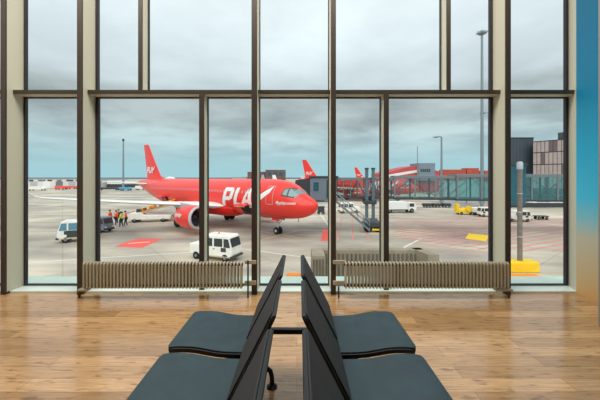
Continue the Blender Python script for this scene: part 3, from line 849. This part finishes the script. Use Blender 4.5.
# ------------------------------------------------------------------ vehicles
def wheels(root, xs, w, r, th=.18):
    for x in xs:
        for side in (-1, 1):
            o = MB().lathe([(-th/2,r*.6),(-th/2*.9,r*.92),(-th/4,r),(th/4,r),(th/2*.9,r*.92),(th/2,r*.6)], (x, side*w, r), (0,1,0), 20).build('wheel', RUBBER, root, smooth=True)
            MB().cyl((x, side*(w+th/2-.02), r), (x, side*(w+th/2+.015), r), r*.42, 12).build('hub_cap', MGREY, o)
def cab_van(name, label, cat, loc, rz, paint=None, bed=True, s=1.0, glassm=None, group=None):
    paint = paint or OFFW; glassm = glassm or DGLASS
    r = empty(name, label, cat, loc, rz, group)
    L0, L1 = -1.0, 1.5
    prof = [(L0,.32),(1.45,.32),(1.55,.55),(1.5,1.0),(1.28,1.78),(1.15,1.86),(L0+.1,1.86),(L0,1.78)]
    body = MB().prism([(x*s, z*s) for x, z in prof], -.7*s, .7*s).build('body', paint, r, bevel=.06*s, seg=3)
    for side in (-1, 1):
        for a, b3 in ((-.85,-.1), (.05,.75)):
            box('side_window', glassm, a*s, b3*s, side*.7*s-.01, side*.7*s+.01, 1.08*s, 1.66*s, body, .005)
        MB().prism([(.86*s,1.05*s),(1.40*s,1.05*s),(1.24*s,1.66*s),(.86*s,1.66*s)], side*.7*s-.01, side*.7*s+.01).build('side_window', glassm, body)
        box('side_panel', DGREY, .62*s, 1.05*s, side*.70*s-.006, side*.70*s+.006, .72*s, 1.02*s, body)
        box('door_handle', DGREY, -.05*s, .1*s, side*.71*s-.012, side*.71*s+.012, .88*s, .93*s, body)
    M = Matrix.Translation((1.415*s, 0, 1.38*s)) @ Matrix.Rotation(R(-15.6), 4, 'Y')
    MB().box(-.012, .012, -.6*s, .6*s, -.31*s, .31*s, M).build('windshield', glassm, body)
    for side in (-1, 1): box('headlight', WHITE, 1.5*s, 1.56*s, side*.5*s-.12*s, side*.5*s+.12*s, .6*s, .74*s, body)
    box('front_bumper', DGREY, 1.4*s, 1.62*s, -.72*s, .72*s, .3*s, .46*s, body, .02)
    box('side_skirt', mat('tan lower paint', (205,184,150), .5), -1.0*s, 1.4*s, -.715*s, .715*s, .33*s, .42*s, body)
    MB().lathe([(0,.07),(.1,.06),(.14,.02)], (0,0,1.86*s), (0,0,1), 12).build('beacon', ORG, body, smooth=True)
    if bed:
        bd = box('load_bed', paint, -2.15*s, -1.0*s, -.68*s, .68*s, .4*s, 1.15*s, r, .06)
        box('tail_light', LINER, -2.17*s, -2.14*s, -.6*s, -.45*s, .7*s, .85*s, bd)
    wheels(r, (-1.55*s if bed else -.7*s, .95*s), .62*s, .29*s)
    return r
v = gp(226, 260)
cab_van('utility_van', 'small white utility van with dark windows and short load bed, nearest outside', 'van', (v.x-.6, v.y+.35, G), R(-20), s=1.0)
v = gp(70, 242)
cab_van('tow_tractor', 'small white airport tractor with tinted cab at the far left of the apron', 'tractor', (v.x+.6, v.y+.6, G), R(205), s=1.1, glassm=BGLASSM, bed=False)
for o_ in [c for c in C.objects if c.name == 'body' or c.name.startswith('body.')]:
    if o_.parent and o_.parent.name == 'tow_tractor':
        for sd in (-1, 1): box('door_opening', DGREY, .0, .95, sd*.785-.008, sd*.785+.008, .5, 1.15, o_)
        box('grille', DGREY, 1.72, 1.735, -.4, .4, .85, 1.05, o_)
v = gp(104, 233)
cab_van('service_car', 'grey service car parked beside the group in hi-vis vests', 'car', (v.x-1.15, v.y+.9, G), R(-14), paint=mat('grey car paint', (128,136,150), .35), bed=True, s=.92)
v = gp(345, 213)
cab_van('service_van', 'small white van seen under the bridge stairs', 'van', (v.x+.4, v.y, G), R(186), s=.95, bed=True)
def truck(name, label, loc, rz, Lb, hb, paint):
    r = empty(name, label, 'truck', loc, rz)
    box('cargo_box', paint, -Lb/2, Lb/2-1.5, -1.05, 1.05, .6, hb, r, .05)
    c = MB().prism([(Lb/2-1.4,.4),(Lb/2,.4),(Lb/2+.05,1.1),(Lb/2-.3,hb*.92),(Lb/2-1.4,hb*.92)], -1, 1).build('cab', paint, r, bevel=.05)
    for s in (-1, 1): box('cab_window', DGLASS, Lb/2-1.2, Lb/2-.4, s-.02 if s > 0 else s-.01, s+.01 if s > 0 else s+.02, hb*.55, hb*.85, c)
    MB().box(-.012,.012,-.85,.85,-.3,.3, Matrix.Translation((Lb/2-.1,0,hb*.68)) @ Matrix.Rotation(R(-17),4,'Y')).build('windshield', DGLASS, c)
    box('chassis', DGREY, -Lb/2, Lb/2-.2, -.8, .8, .4, .62, r)
    wheels(r, (-Lb/2+1, Lb/2-.8), .9, .4, .25)
    return r
v = gp(400, 213)
truck('box_truck', 'white low truck parked beyond the jet bridge wheels', (v.x, v.y+1, G), R(4), 5.6, 1.9, WHITE)
# white tug with towed dolly on the right
v = gp(520, 222)
cab_van('baggage_tractor', 'small white tractor on the apron behind the grey post', 'tractor', (v.x+.3, v.y+.6, G), R(-4), s=.82)
dl = empty('baggage_dolly', 'low empty dolly with drawbar right of the small white tractor', 'dolly', gp(541, 219.5), R(-6))
box('deck', DGREY, -.8, .8, -.5, .5, .45, .55, dl, .01); wheels(dl, (-.5,.5), .4, .22, .12)
MB().tube([(-.8,0,.5),(-1.9,0,.4)], .04, 6).build('drawbar', DGREY, dl)
# belt loader
def belt_loader():
    v = gp(150, 222)
    r = empty('belt_loader', 'white belt loader vehicle with raised conveyor beside the red engine', 'belt loader', (v.x, v.y+.5, G), R(10))
    MB().prism([(-3.0,.4),(2.6,.4),(2.7,.9),(-.8,1.0),(-1.2,1.3),(-2.4,1.3),(-3.1,.9)], -.95, .95).build('chassis', OFFW, r, bevel=.05)
    M = Matrix.Translation((.5,0,1.75)) @ Matrix.Rotation(R(-15), 4, 'Y')
    cv = MB().box(-3.2, 3.4, -.45, .45, -.12, .12, M).build('conveyor', mat('tan conveyor frame', (206,160,116), .6), r, bevel=.02)
    MB().box(-3.1, 3.3, -.38, .38, .12, .16, M).build('belt', DGREY, cv)
    for bi, (bx_, bm_) in enumerate(((-1.6,'a'),(-.3,'b'),(1.0,'c'),(2.3,'b'))):
        MB().box(bx_-.4, bx_+.4, -.3, .3, .17, .17+.34+.08*(bi % 2), M).build('load_cover', mat('tan load cover '+bm_, {'a':(150,90,60),'b':(236,150,70),'c':(120,84,66)}[bm_], .7), cv, bevel=.04)
    hr = MB()
    for s in (-.5, .5):
        hr.tube([M @ Vector((-1.5,s,.55)), M @ Vector((3.2,s,.55))], .035, 6)
        for x in (-1.5, 0, 1.6, 3.2): hr.tube([M @ Vector((x,s,.1)), M @ Vector((x,s,.55))], .03, 6)
    hr.build('guard_rail', YEL, cv)
    box('seat', DGREY, -1.9, -1.3, -.3, .3, 1.3, 1.75, r, .05)
    for x in (-2.2, -.6): box('lamp_box', ORG, x, x+.35, -.97, -.90, 1.45, 1.6, cv)
    wheels(r, (-1.9, 1.7), .82, .38, .24)
    return r
belt_loader()
def cart(label, loc, rz, m, h=1.0, L_=2.6, group=None, cov=False):
    r = empty('baggage_cart', label, 'cart', loc, rz, group)
    box('deck', DGREY, -L_/2, L_/2, -.7, .7, .35, .48, r)
    box('cover', m, -L_/2+.1, L_/2-.1, -.65, .65, .48, h, r, .05)
    wheels(r, (-L_/2+.5, L_/2-.5), .6, .22, .14)
    return r
v = gp(478, 215)
cart('white baggage cart with pale cover right of the yellow equipment', (v.x+.2, v.y+.3, G), R(8), OFFW, 1.2, 2.8)
v = gp(487, 217.5)
cab_van('baggage_tractor', 'tiny white tractor half hidden by the beige mullion right of the yellow equipment', 'tractor', (v.x+.6, v.y+1, G), R(176), s=.8)
# yellow ground unit with a round reel
v = gp(459, 214.5)
yu = empty('ground_power_unit', 'yellow ground equipment with upright post below the bridge', 'equipment', (v.x, v.y, G))
MB().prism([(-.3,.3),(2.6,.3),(2.7,.8),(1.6,1.0),(.9,1.1),(.4,.8),(-.3,.8)], -.6, .6).build('body', YEL, yu, bevel=.05)
MB().box(-.6,-.1,-.4,.4,.3,1.75).build('upright', YEL, yu, bevel=.04)
MB().lathe([(-.15,.45),(.15,.45)], (1.2,-.65,1.0), (0,1,0), 20).build('hose_reel', YEL, yu)
wheels(yu, (.1, 2.2), .55, .25, .14)
for i, px in enumerate((427, 436, 446)):
    v = gp(px, 207.3)
    cart(('leftmost','middle one','rightmost')[i]+' of the three low dark carts in a row beyond the bridge', (v.x, v.y, G), R(2), DGREY, .8, 1.7, 'dark carts beyond the bridge')
# truck stand / step unit in front of nose
v = gp(321, 214)
su = empty('step_unit', 'small dark wheeled step unit beside the red airliner nose', 'steps', (v.x, v.y, G))
box('frame', DGREY, -.55, .55, -.4, .4, .3, 1.3, su, .03)
box('top_tray', LGREY, -.7, .7, -.45, .45, 1.3, 1.4, su, .02)
wheels(su, (-.4,.4), .4, .2, .1)
# parked cars far right, low barrier
for i, (px, py, lab, mm) in enumerate(((541,206,'white distant car left of the pair parked beyond the jet bridge',WHITE), (557,205,'white distant car right of the pair parked beyond the jet bridge',WHITE))):
    v = gp(px, py); r = empty('car', lab, 'car', (v.x, v.y, G), R(3))
    b_ = MB().prism([(-2.1,.3),(2.1,.3),(2.15,.75),(1.3,.9),(.6,1.42),(-1.1,1.42),(-1.9,.95),(-2.15,.8)], -.85, .85).build('body', mm, r, bevel=.06)
    for s in (-1, 1): MB().prism([(-1.6,.95),(1.15,.92),(.5,1.34),(-1.0,1.34)], s*.86-.01, s*.86+.01).build('side_window', DGLASS, b_)
    wheels(r, (-1.3,1.3), .75, .32, .2)
o = block('low_barrier', DGREY, 497, 600, 60, .9, .5, 'long low dark barrier across the apron beyond the bridge', 'barrier')

# ------------------------------------------------------------------ ground crew
def person(label, loc, rz, vest, lean=0, arm=0, step=.12):
    r = empty('person', label, 'person', loc, rz, None)
    J = {'pelvis':(0,0,.95),'waist':(.02*lean,0,1.1),'chest':(.05*lean,0,1.35),'neck':(.07*lean,0,1.5),'head':(.09*lean,0,1.62),'crown':(.09*lean,0,1.74),
         'hl':(0,.10,.92),'kl':(.05+step*.5,.11,.5),'al':(step,.11,.09),'tl':(step+.16,.12,.04),
         'hr':(0,-.10,.92),'kr':(.04-step*.3,-.11,.5),'ar':(-step,-.11,.09),'tr':(-step+.16,-.12,.04),
         'sl':(.05*lean,.2,1.43),'el':(.02+.1*arm,.26,1.15),'wl':(.12+.25*arm,.24,.92+.25*arm),'fl':(.16+.3*arm,.23,.84+.3*arm),
         'sr':(.05*lean,-.2,1.43),'er':(.0,-.26,1.15),'wr':(.1,-.25,.9),'fr':(.13,-.24,.81)}
    E = [('pelvis','waist'),('waist','chest'),('chest','neck'),('neck','head'),('head','crown'),('pelvis','hl'),('hl','kl'),('kl','al'),('al','tl'),
         ('pelvis','hr'),('hr','kr'),('kr','ar'),('ar','tr'),('chest','sl'),('sl','el'),('el','wl'),('wl','fl'),('chest','sr'),('sr','er'),('er','wr'),('wr','fr')]
    RD = {'pelvis':.13,'waist':.12,'chest':.15,'neck':.055,'head':.1,'crown':.07,'hl':.095,'hr':.095,'kl':.06,'kr':.06,'al':.04,'ar':.04,'tl':.035,'tr':.035,
          'sl':.065,'sr':.065,'el':.045,'er':.045,'wl':.03,'wr':.03,'fl':.03,'fr':.03}
    def skin(name, keys, grow, m, root_k, parent):
        idx = {k: i for i, k in enumerate(keys)}
        me = bpy.data.meshes.new(name)
        me.from_pydata([J[k] for k in keys], [(idx[a], idx[b_]) for a, b_ in E if a in idx and b_ in idx], [])
        o = link(name, me, m, parent)
        md = o.modifiers.new('skin', 'SKIN')
        for k, i in idx.items():
            sv = me.skin_vertices[0].data[i]; q = RD[k]+grow; sv.radius = (q, q); sv.use_root = (k == root_k)
        ss = o.modifiers.new('sub', 'SUBSURF'); ss.levels = 1; ss.render_levels = 1
        return o
    skin('body', list(J), 0, SKIN, 'pelvis', r)
    skin('trousers', ['pelvis','hl','kl','al','hr','kr','ar'], .018, NAVY, 'pelvis', r)
    skin('jacket', ['pelvis','waist','chest','sl','el','wl','sr','er','wr'], .022, vest, 'chest', r)
    h = J['crown']; MB().lathe([(-.10,.105),(-.04,.112),(.02,.09),(.05,.03)], (h[0]-.02,h[1],h[2]), (0,0,1), 14).build('hair', HAIRM, r, smooth=True)
    return r
crew = [(110,225,'person in orange vest at the left end of the crew group, beside the grey car',ORV,0,0,0), (115.5,225.5,'person in orange vest turned sideways, second from the left of the crew',ORV,1,1,70),
        (121.5,227.5,'person in bright yellow jacket standing in front of the crew group',YEV,0,0,180), (118.5,224,'person in dark clothing at the back of the crew group',NAVY,0,1,-60),
        (126,226,'person in orange vest at the right end of the crew group, beside the belt loader',ORV,1,0,200)]
for px, py, lab, vm, ln, arm, rot in crew:
    v = gp(px, py); pr = person(lab, (v.x, v.y, G), R(rot), vm, ln, arm); pr.scale = (1.08,)*3

# ------------------------------------------------------------------ masts
def mast(label, px, d, ytop, rr, head, name='light_mast'):
    z = 6.1+(PY-ytop)/F*d
    r = empty(name, label, 'mast', ((px-PX)/F*d, d, G))
    MB().tube([(0,0,0),(0,0,z)], [rr, rr*.6], 12).build('pole', STEEL, r, smooth=True)
    if head == 'flood':
        MB().lathe([(0,.5),(.15,.7),(.25,.7),(.3,.4)], (0,0,z-.6), (0,0,1), 16).build('head_ring', STEEL, r)
        for k, (x, y) in enumerate(((-.75,-.3),(-.35,-.6),(.15,-.65),(.6,-.4),(-.6,.35),(.7,.2))):
            M = Matrix.Translation((x,y,z-.35+.08*(k % 2))) @ Matrix.Rotation(R(15), 4, 'X')
            MB().box(-.2,.2,-.2,.2,-.12,.14, M).build('floodlight', LGREY, r, bevel=.03)
    if head == 'arm':
        MB().tube([(0,0,z),(-.3*d/40,0,z+.1),(-1.2*d/60,0,z)], rr*.5, 8).build('arm', STEEL, r)
        MB().box(-1.6*d/60,-.8*d/60,-.2,.2,z-.15,z).build('lamp_head', DGREY, r)
    if head == 'top':
        MB().lathe([(0,.5),(1.2,.6),(1.3,.2)], (0,0,z-1.2), (0,0,1), 10).build('platform', DGREY, r)
    return r
mast('tall floodlight mast with a cluster of lamps, seen through the upper right panes', 482, 53, 31, .30, 'flood')
mast('thin lamp mast just right of the tall floodlight mast', 488.5, 60, 113, .14, 'arm')
mast('grey lamp mast rising above the glass jet bridge', 441.5, 66, 137, .28, 'arm')
mast('distant dark lattice mast rising left of the red tail fin', 123.3, 170, 139, .55, 'top', 'radio_mast')
mast('slim distant pole on the red-roofed building left of the grey rooftop box', 417.5, 115.5, 146, .22, None, 'flag_pole')

# ------------------------------------------------------------------ buildings
def bld(name, label, px0, px1, ytop, d, depth, m, ybase=None):
    z1 = 6.1-(ytop-PY)/F*d
    x0, x1 = (px0-PX)/F*d, (px1-PX)/F*d
    r = empty(name, label, 'building', ((x0+x1)/2, d, G))
    w = (x1-x0)/2
    box('walls', m, -w, w, 0, depth, 0, z1, r)
    box('parapet', LGREY, -w-.15, w+.15, -.15, depth+.15, z1, z1+.25, r)
    return r, w, z1
r, w, z1 = bld('hangar', 'long pale low building along the horizon at far left', -60, 99, 179.6, 170, 30, PALEB)
for k in range(15): box('window_strip', (DARKB, MGREY)[k % 2], -w+8+k*5.3, -w+(10.5 if k % 3 else 12)+k*5.3, -.1, .05, 3.7, 4.6, r)
for k in range(12): box('hangar_door', (LGREY, WHITE, MGREY)[k % 3], -w+8+k*7.2, -w+12+k*7.2, -.1, .05, 0, 3.6, r)
r, w, z1 = bld('hangar', 'long pale low building on the horizon left of the red tail fin', 107, 190, 180.2, 175, 30, WHITE)
box('base_strip', DGREY, -w, w, -.1, .02, 0, 2.0, r)
r, w, z1 = bld('terminal_block', 'brown block building above the red fuselage, the taller right one', 265.5, 284, 170, 120, 18, BROWNB)
for k in range(3): box('window', TEALG, -w+.8+k*2.3, -w+2.2+k*2.3, -.08, .02, 6.6, 8.0, r)
r, w, z1 = bld('terminal_block', 'brown block building above the red fuselage, the lower left one', 247.5, 265.3, 172, 124, 18, BROWNB)
r, w, z1 = bld('low_building', 'thin pale flat building behind the red fuselage left of the brown blocks', 232, 247, 177.5, 130, 12, LGREY)
# red-roofed hall
d = 118; r = empty('hall', 'red gabled hall with grey rooftop box above the jet bridge', 'building', ((412-PX)/F*d, d, G))
def q(px, py): return ((px-412)/F*d, 6.1-(py-PY)/F*d)
MB().prism([(q(384,200)[0],0),(q(478,200)[0],0),q(478,176),q(438,171),q(417,165.5),q(404,168),q(384,173.5)], 0, 20).build('gable_walls', REDB, r)
MB().prism([q(384,175.5),q(404,172),q(417,170),q(417,172.5),q(384,178)], -.2, 0).build('fascia', WHITE, r)
x0, z0 = q(417.5,173); x1, z1 = q(434,163.2)
rb = box('rooftop_box', GREYB, x0, x1, -1, 8, z0-3, z1, r)
for k in range(5): box('vent', DARKB, x0+.8+k*.8, x0+1.4+k*.8, -1.06, -.98, z0+.4, z0+1.6, rb)
d = 45
for i, (a, b3, yt, lab) in enumerate(((444,466,169.5,'rust red container standing behind the bridge roof, left of three'), (467,479,168,'rust red container standing behind the bridge roof, middle of three'), (485,496,170.5,'rust red container standing behind the bridge roof, right of three'))):
    x0, x1 = (a-PX)/F*70, (b3-PX)/F*70; zt = 6.1-(yt-PY)/F*70
    cr = empty('container_stack', lab, 'container', ((x0+x1)/2, 70, G), 0, 'rust red containers')
    w = (x1-x0)/2
    box('container_body', REDBOX, -w, w, 0, 2.5, zt-2.6, zt, cr, .03)
    box('lower_container', LGREY, -w, w, 0, 2.5, 0, zt-2.62, cr, .03)
    rb = MB()
    x = -w+.15
    while x < w-.2: rb.box(x, x+.12, -.05, .01, zt-2.4, zt-.2); x += .35
    rb.build('corrugation', REDBOX, cr)
# terminal wing on the right: charcoal block and blush panelled block
r = empty('terminal_building', 'charcoal terminal block with flat roof right of the bridge, beside the blush panelled one', 'building', ((522-PX)/F*78, 78, G))
o_ = (522-PX)/F*78
xa, xb = (508-PX)/F*78, (533.5-PX)/F*78; zt = 6.1+(PY-138.3)/F*78
box('walls', DARKB, xa-o_, xb-o_, 0, 5, 0, zt, r)
box('roof_edge', DGREY, xa-o_-.1, xb-o_+.1, -.1, 5, zt, zt+.25, r)
sm = MB()
for k in range(6): sm.box(xa-o_+.9*k+.4, xa-o_+.9*k+.44, -.03, .01, 0, zt)
sm.build('panel_joints', DGREY, r)
# panelled block: facade runs from (533,y) towards the viewer on the right
A = Vector(((533-PX)/F*76, 76)); B = Vector(((600-PX)/F*66, 66)); dd = (B-A).normalized(); LL = (B-A).length
r = empty('terminal_building', 'terminal block clad in blush and plum panels with dark rooftop plant', 'building', (A.x, A.y, G), math.atan2(dd.y, dd.x))
zt = 6.1+(PY-142)/F*76
box('walls', DARKB, 0, LL, .06, 8, 0, zt, r)
rnd = random.Random(3)
rows = [zt-2.7, zt-5.7, zt-8.7, zt-11.7]
nC = int(LL/.8)
for ri, z in enumerate(rows):
    if z < .5: continue
    for m_, nm in ((PANELB,'pale_panels'), (PANELD,'plum_panels')):
        mb = MB()
        rr = random.Random(10+ri)
        for k in range(nC):
            pick = rr.random() < .72
            if pick == (m_ is PANELB):
                x = .05+k*.8
                mb.box(x, x+.68, -.03+.03*(k % 2), .07, z+.05, z+2.8 if ri else zt-.05)
        if mb.v: mb.build(nm, m_, r)
box('rooftop_plant', DARKB, 4.6, LL, 1.2, 6, zt, zt+1.9, r)
box('roof_edge', DGREY, 0, LL, -.1, 8, zt, zt+.12, r)
# far low things in the left window: red trucks, blue cover, dark barrier
for i, (a, b3, yb, m_, lab, h) in enumerate(((56,66,189.5,LINER,'distant red vehicle in front of the pale hangar, left of two',1.8), (67,77,189,LINER,'distant red vehicle in front of the pale hangar, right of two',1.6),
        (99,119,190.3,DGREY,'distant dark vehicle row left of the blue covered cart',1.3), (120.5,131,190.5,BLUEV,'distant blue covered cart near the red tail',1.5), (136,146,189.8,OFFW,'distant pale vehicle just left of the red tail of the near airliner',1.9), (82,98,191,OFFW,'distant pale vehicle behind the beige mullion at left',1.7), (30,45,190.5,OFFW,'distant pale vehicle at far left in front of the hangar',1.8))):
    dd_ = F*6.1/(yb-PY); x0, x1 = (a-PX)/F*dd_, (b3-PX)/F*dd_
    w = (x1-x0)/2
    rt = empty('far_vehicle', lab, 'vehicle', ((x0+x1)/2, dd_, G))
    MB().prism([(-w,.5),(w,.5),(w,h*.6),(w*.75,h),(-w,h)], -1, 1).build('body', m_, rt, bevel=.08)
    wheels(rt, (-w+.7, w-.7), .85, .45, .25)
# distant land
st = struct(MB().box(-1400, 1400, 900, 930, G, G+4.4).build('horizon_land', mat('distant dark land', (120,120,118), .9)))

# ------------------------------------------------------------------ sky and lights
wd = bpy.data.worlds.new('overcast sky'); sc.world = wd; wd.use_nodes = True
nt = wd.node_tree; L = nt.links.new; bg = nt.nodes['Background']
tc = nt.nodes.new('ShaderNodeTexCoord'); sp = nt.nodes.new('ShaderNodeSeparateXYZ'); L(tc.outputs['Generated'], sp.inputs[0])
ramp = nt.nodes.new('ShaderNodeValToRGB'); e = ramp.color_ramp.elements
def c4(rgb): return lin(rgb)+(1,)
e[0].position = 0; e[0].color = c4((160,204,214)); e[1].position = 1; e[1].color = c4((232,240,244))
for p, k in ((.05,(166,202,210)), (.09,(178,207,214)), (.135,(186,208,213)), (.175,(172,188,192)), (.245,(176,190,193)), (.275,(206,221,227)), (.40,(229,243,248)), (.6,(236,246,252))):
    x = e.new(p); x.color = c4(k)
L(sp.outputs['Z'], ramp.inputs['Fac'])
# cloud layer: project the direction on a plane overhead so that clouds flatten to the horizon
ad = nt.nodes.new('ShaderNodeMath'); ad.operation = 'ADD'; ad.inputs[1].default_value = .13; L(sp.outputs['Z'], ad.inputs[0])
dx = nt.nodes.new('ShaderNodeMath'); dx.operation = 'DIVIDE'; L(sp.outputs['X'], dx.inputs[0]); L(ad.outputs[0], dx.inputs[1])
dy = nt.nodes.new('ShaderNodeMath'); dy.operation = 'DIVIDE'; L(sp.outputs['Y'], dy.inputs[0]); L(ad.outputs[0], dy.inputs[1])
cb = nt.nodes.new('ShaderNodeCombineXYZ'); L(dx.outputs[0], cb.inputs[0]); L(dy.outputs[0], cb.inputs[1])
n1 = nt.nodes.new('ShaderNodeTexNoise'); n1.inputs['Scale'].default_value = .95; n1.inputs['Detail'].default_value = 7; n1.inputs['Roughness'].default_value = .52
L(cb.outputs[0], n1.inputs['Vector'])
r1_ = nt.nodes.new('ShaderNodeValToRGB'); e = r1_.color_ramp.elements
e[0].position = .38; e[0].color = (.70,.70,.71,1); e[1].position = .60; e[1].color = (1.16,1.13,1.11,1)
L(n1.outputs['Fac'], r1_.inputs['Fac'])
n3 = nt.nodes.new('ShaderNodeValToRGB'); e = n3.color_ramp.elements
e[0].position = .03; e[0].color = (0,0,0,1); e[1].position = .30; e[1].color = (.45,.45,.45,1)
for p, k in ((.12,.8), (.16,1.0), (.24,1.0)):
    x = e.new(p); x.color = (k,k,k,1)
L(sp.outputs['Z'], n3.inputs['Fac'])
mx = nt.nodes.new('ShaderNodeMix'); mx.data_type = 'RGBA'; mx.blend_type = 'MULTIPLY'
L(n3.outputs[0], mx.inputs[0]); L(ramp.outputs[0], mx.inputs[6]); L(r1_.outputs[0], mx.inputs[7])
L(mx.outputs[2], bg.inputs['Color']); bg.inputs['Strength'].default_value = 1.07
def light(kind, name, loc, rot, energy, size=None, size_y=None, col=(1,1,1), angle=None):
    l = bpy.data.lights.new(name, kind); l.energy = energy; l.color = col
    if size: l.size = size
    if size_y: l.shape = 'RECTANGLE'; l.size_y = size_y
    if angle: l.angle = angle
    o = bpy.data.objects.new(name, l); C.objects.link(o); o.location = loc; o.rotation_euler = rot; return o
light('SUN', 'sun_behind_clouds', (0,0,40), (R(38),R(-12),R(10)), 1.75, angle=R(70), col=(1,.98,.95))
light('AREA', 'interior_fill_light', (-.9, 2.5, ZC-.06), (0,0,0), 330, 7.6, 1.45, (1,.96,.9))  # unseen area light added under the ceiling to brighten the interior
sc.view_settings.view_transform = 'Standard'; sc.view_settings.look = 'None'
sc.view_settings.gamma = 1; sc.view_settings.use_curve_mapping = False; sc.view_settings.exposure = 0.0
sc.cycles.transparent_max_bounces = 24; sc.cycles.max_bounces = 8
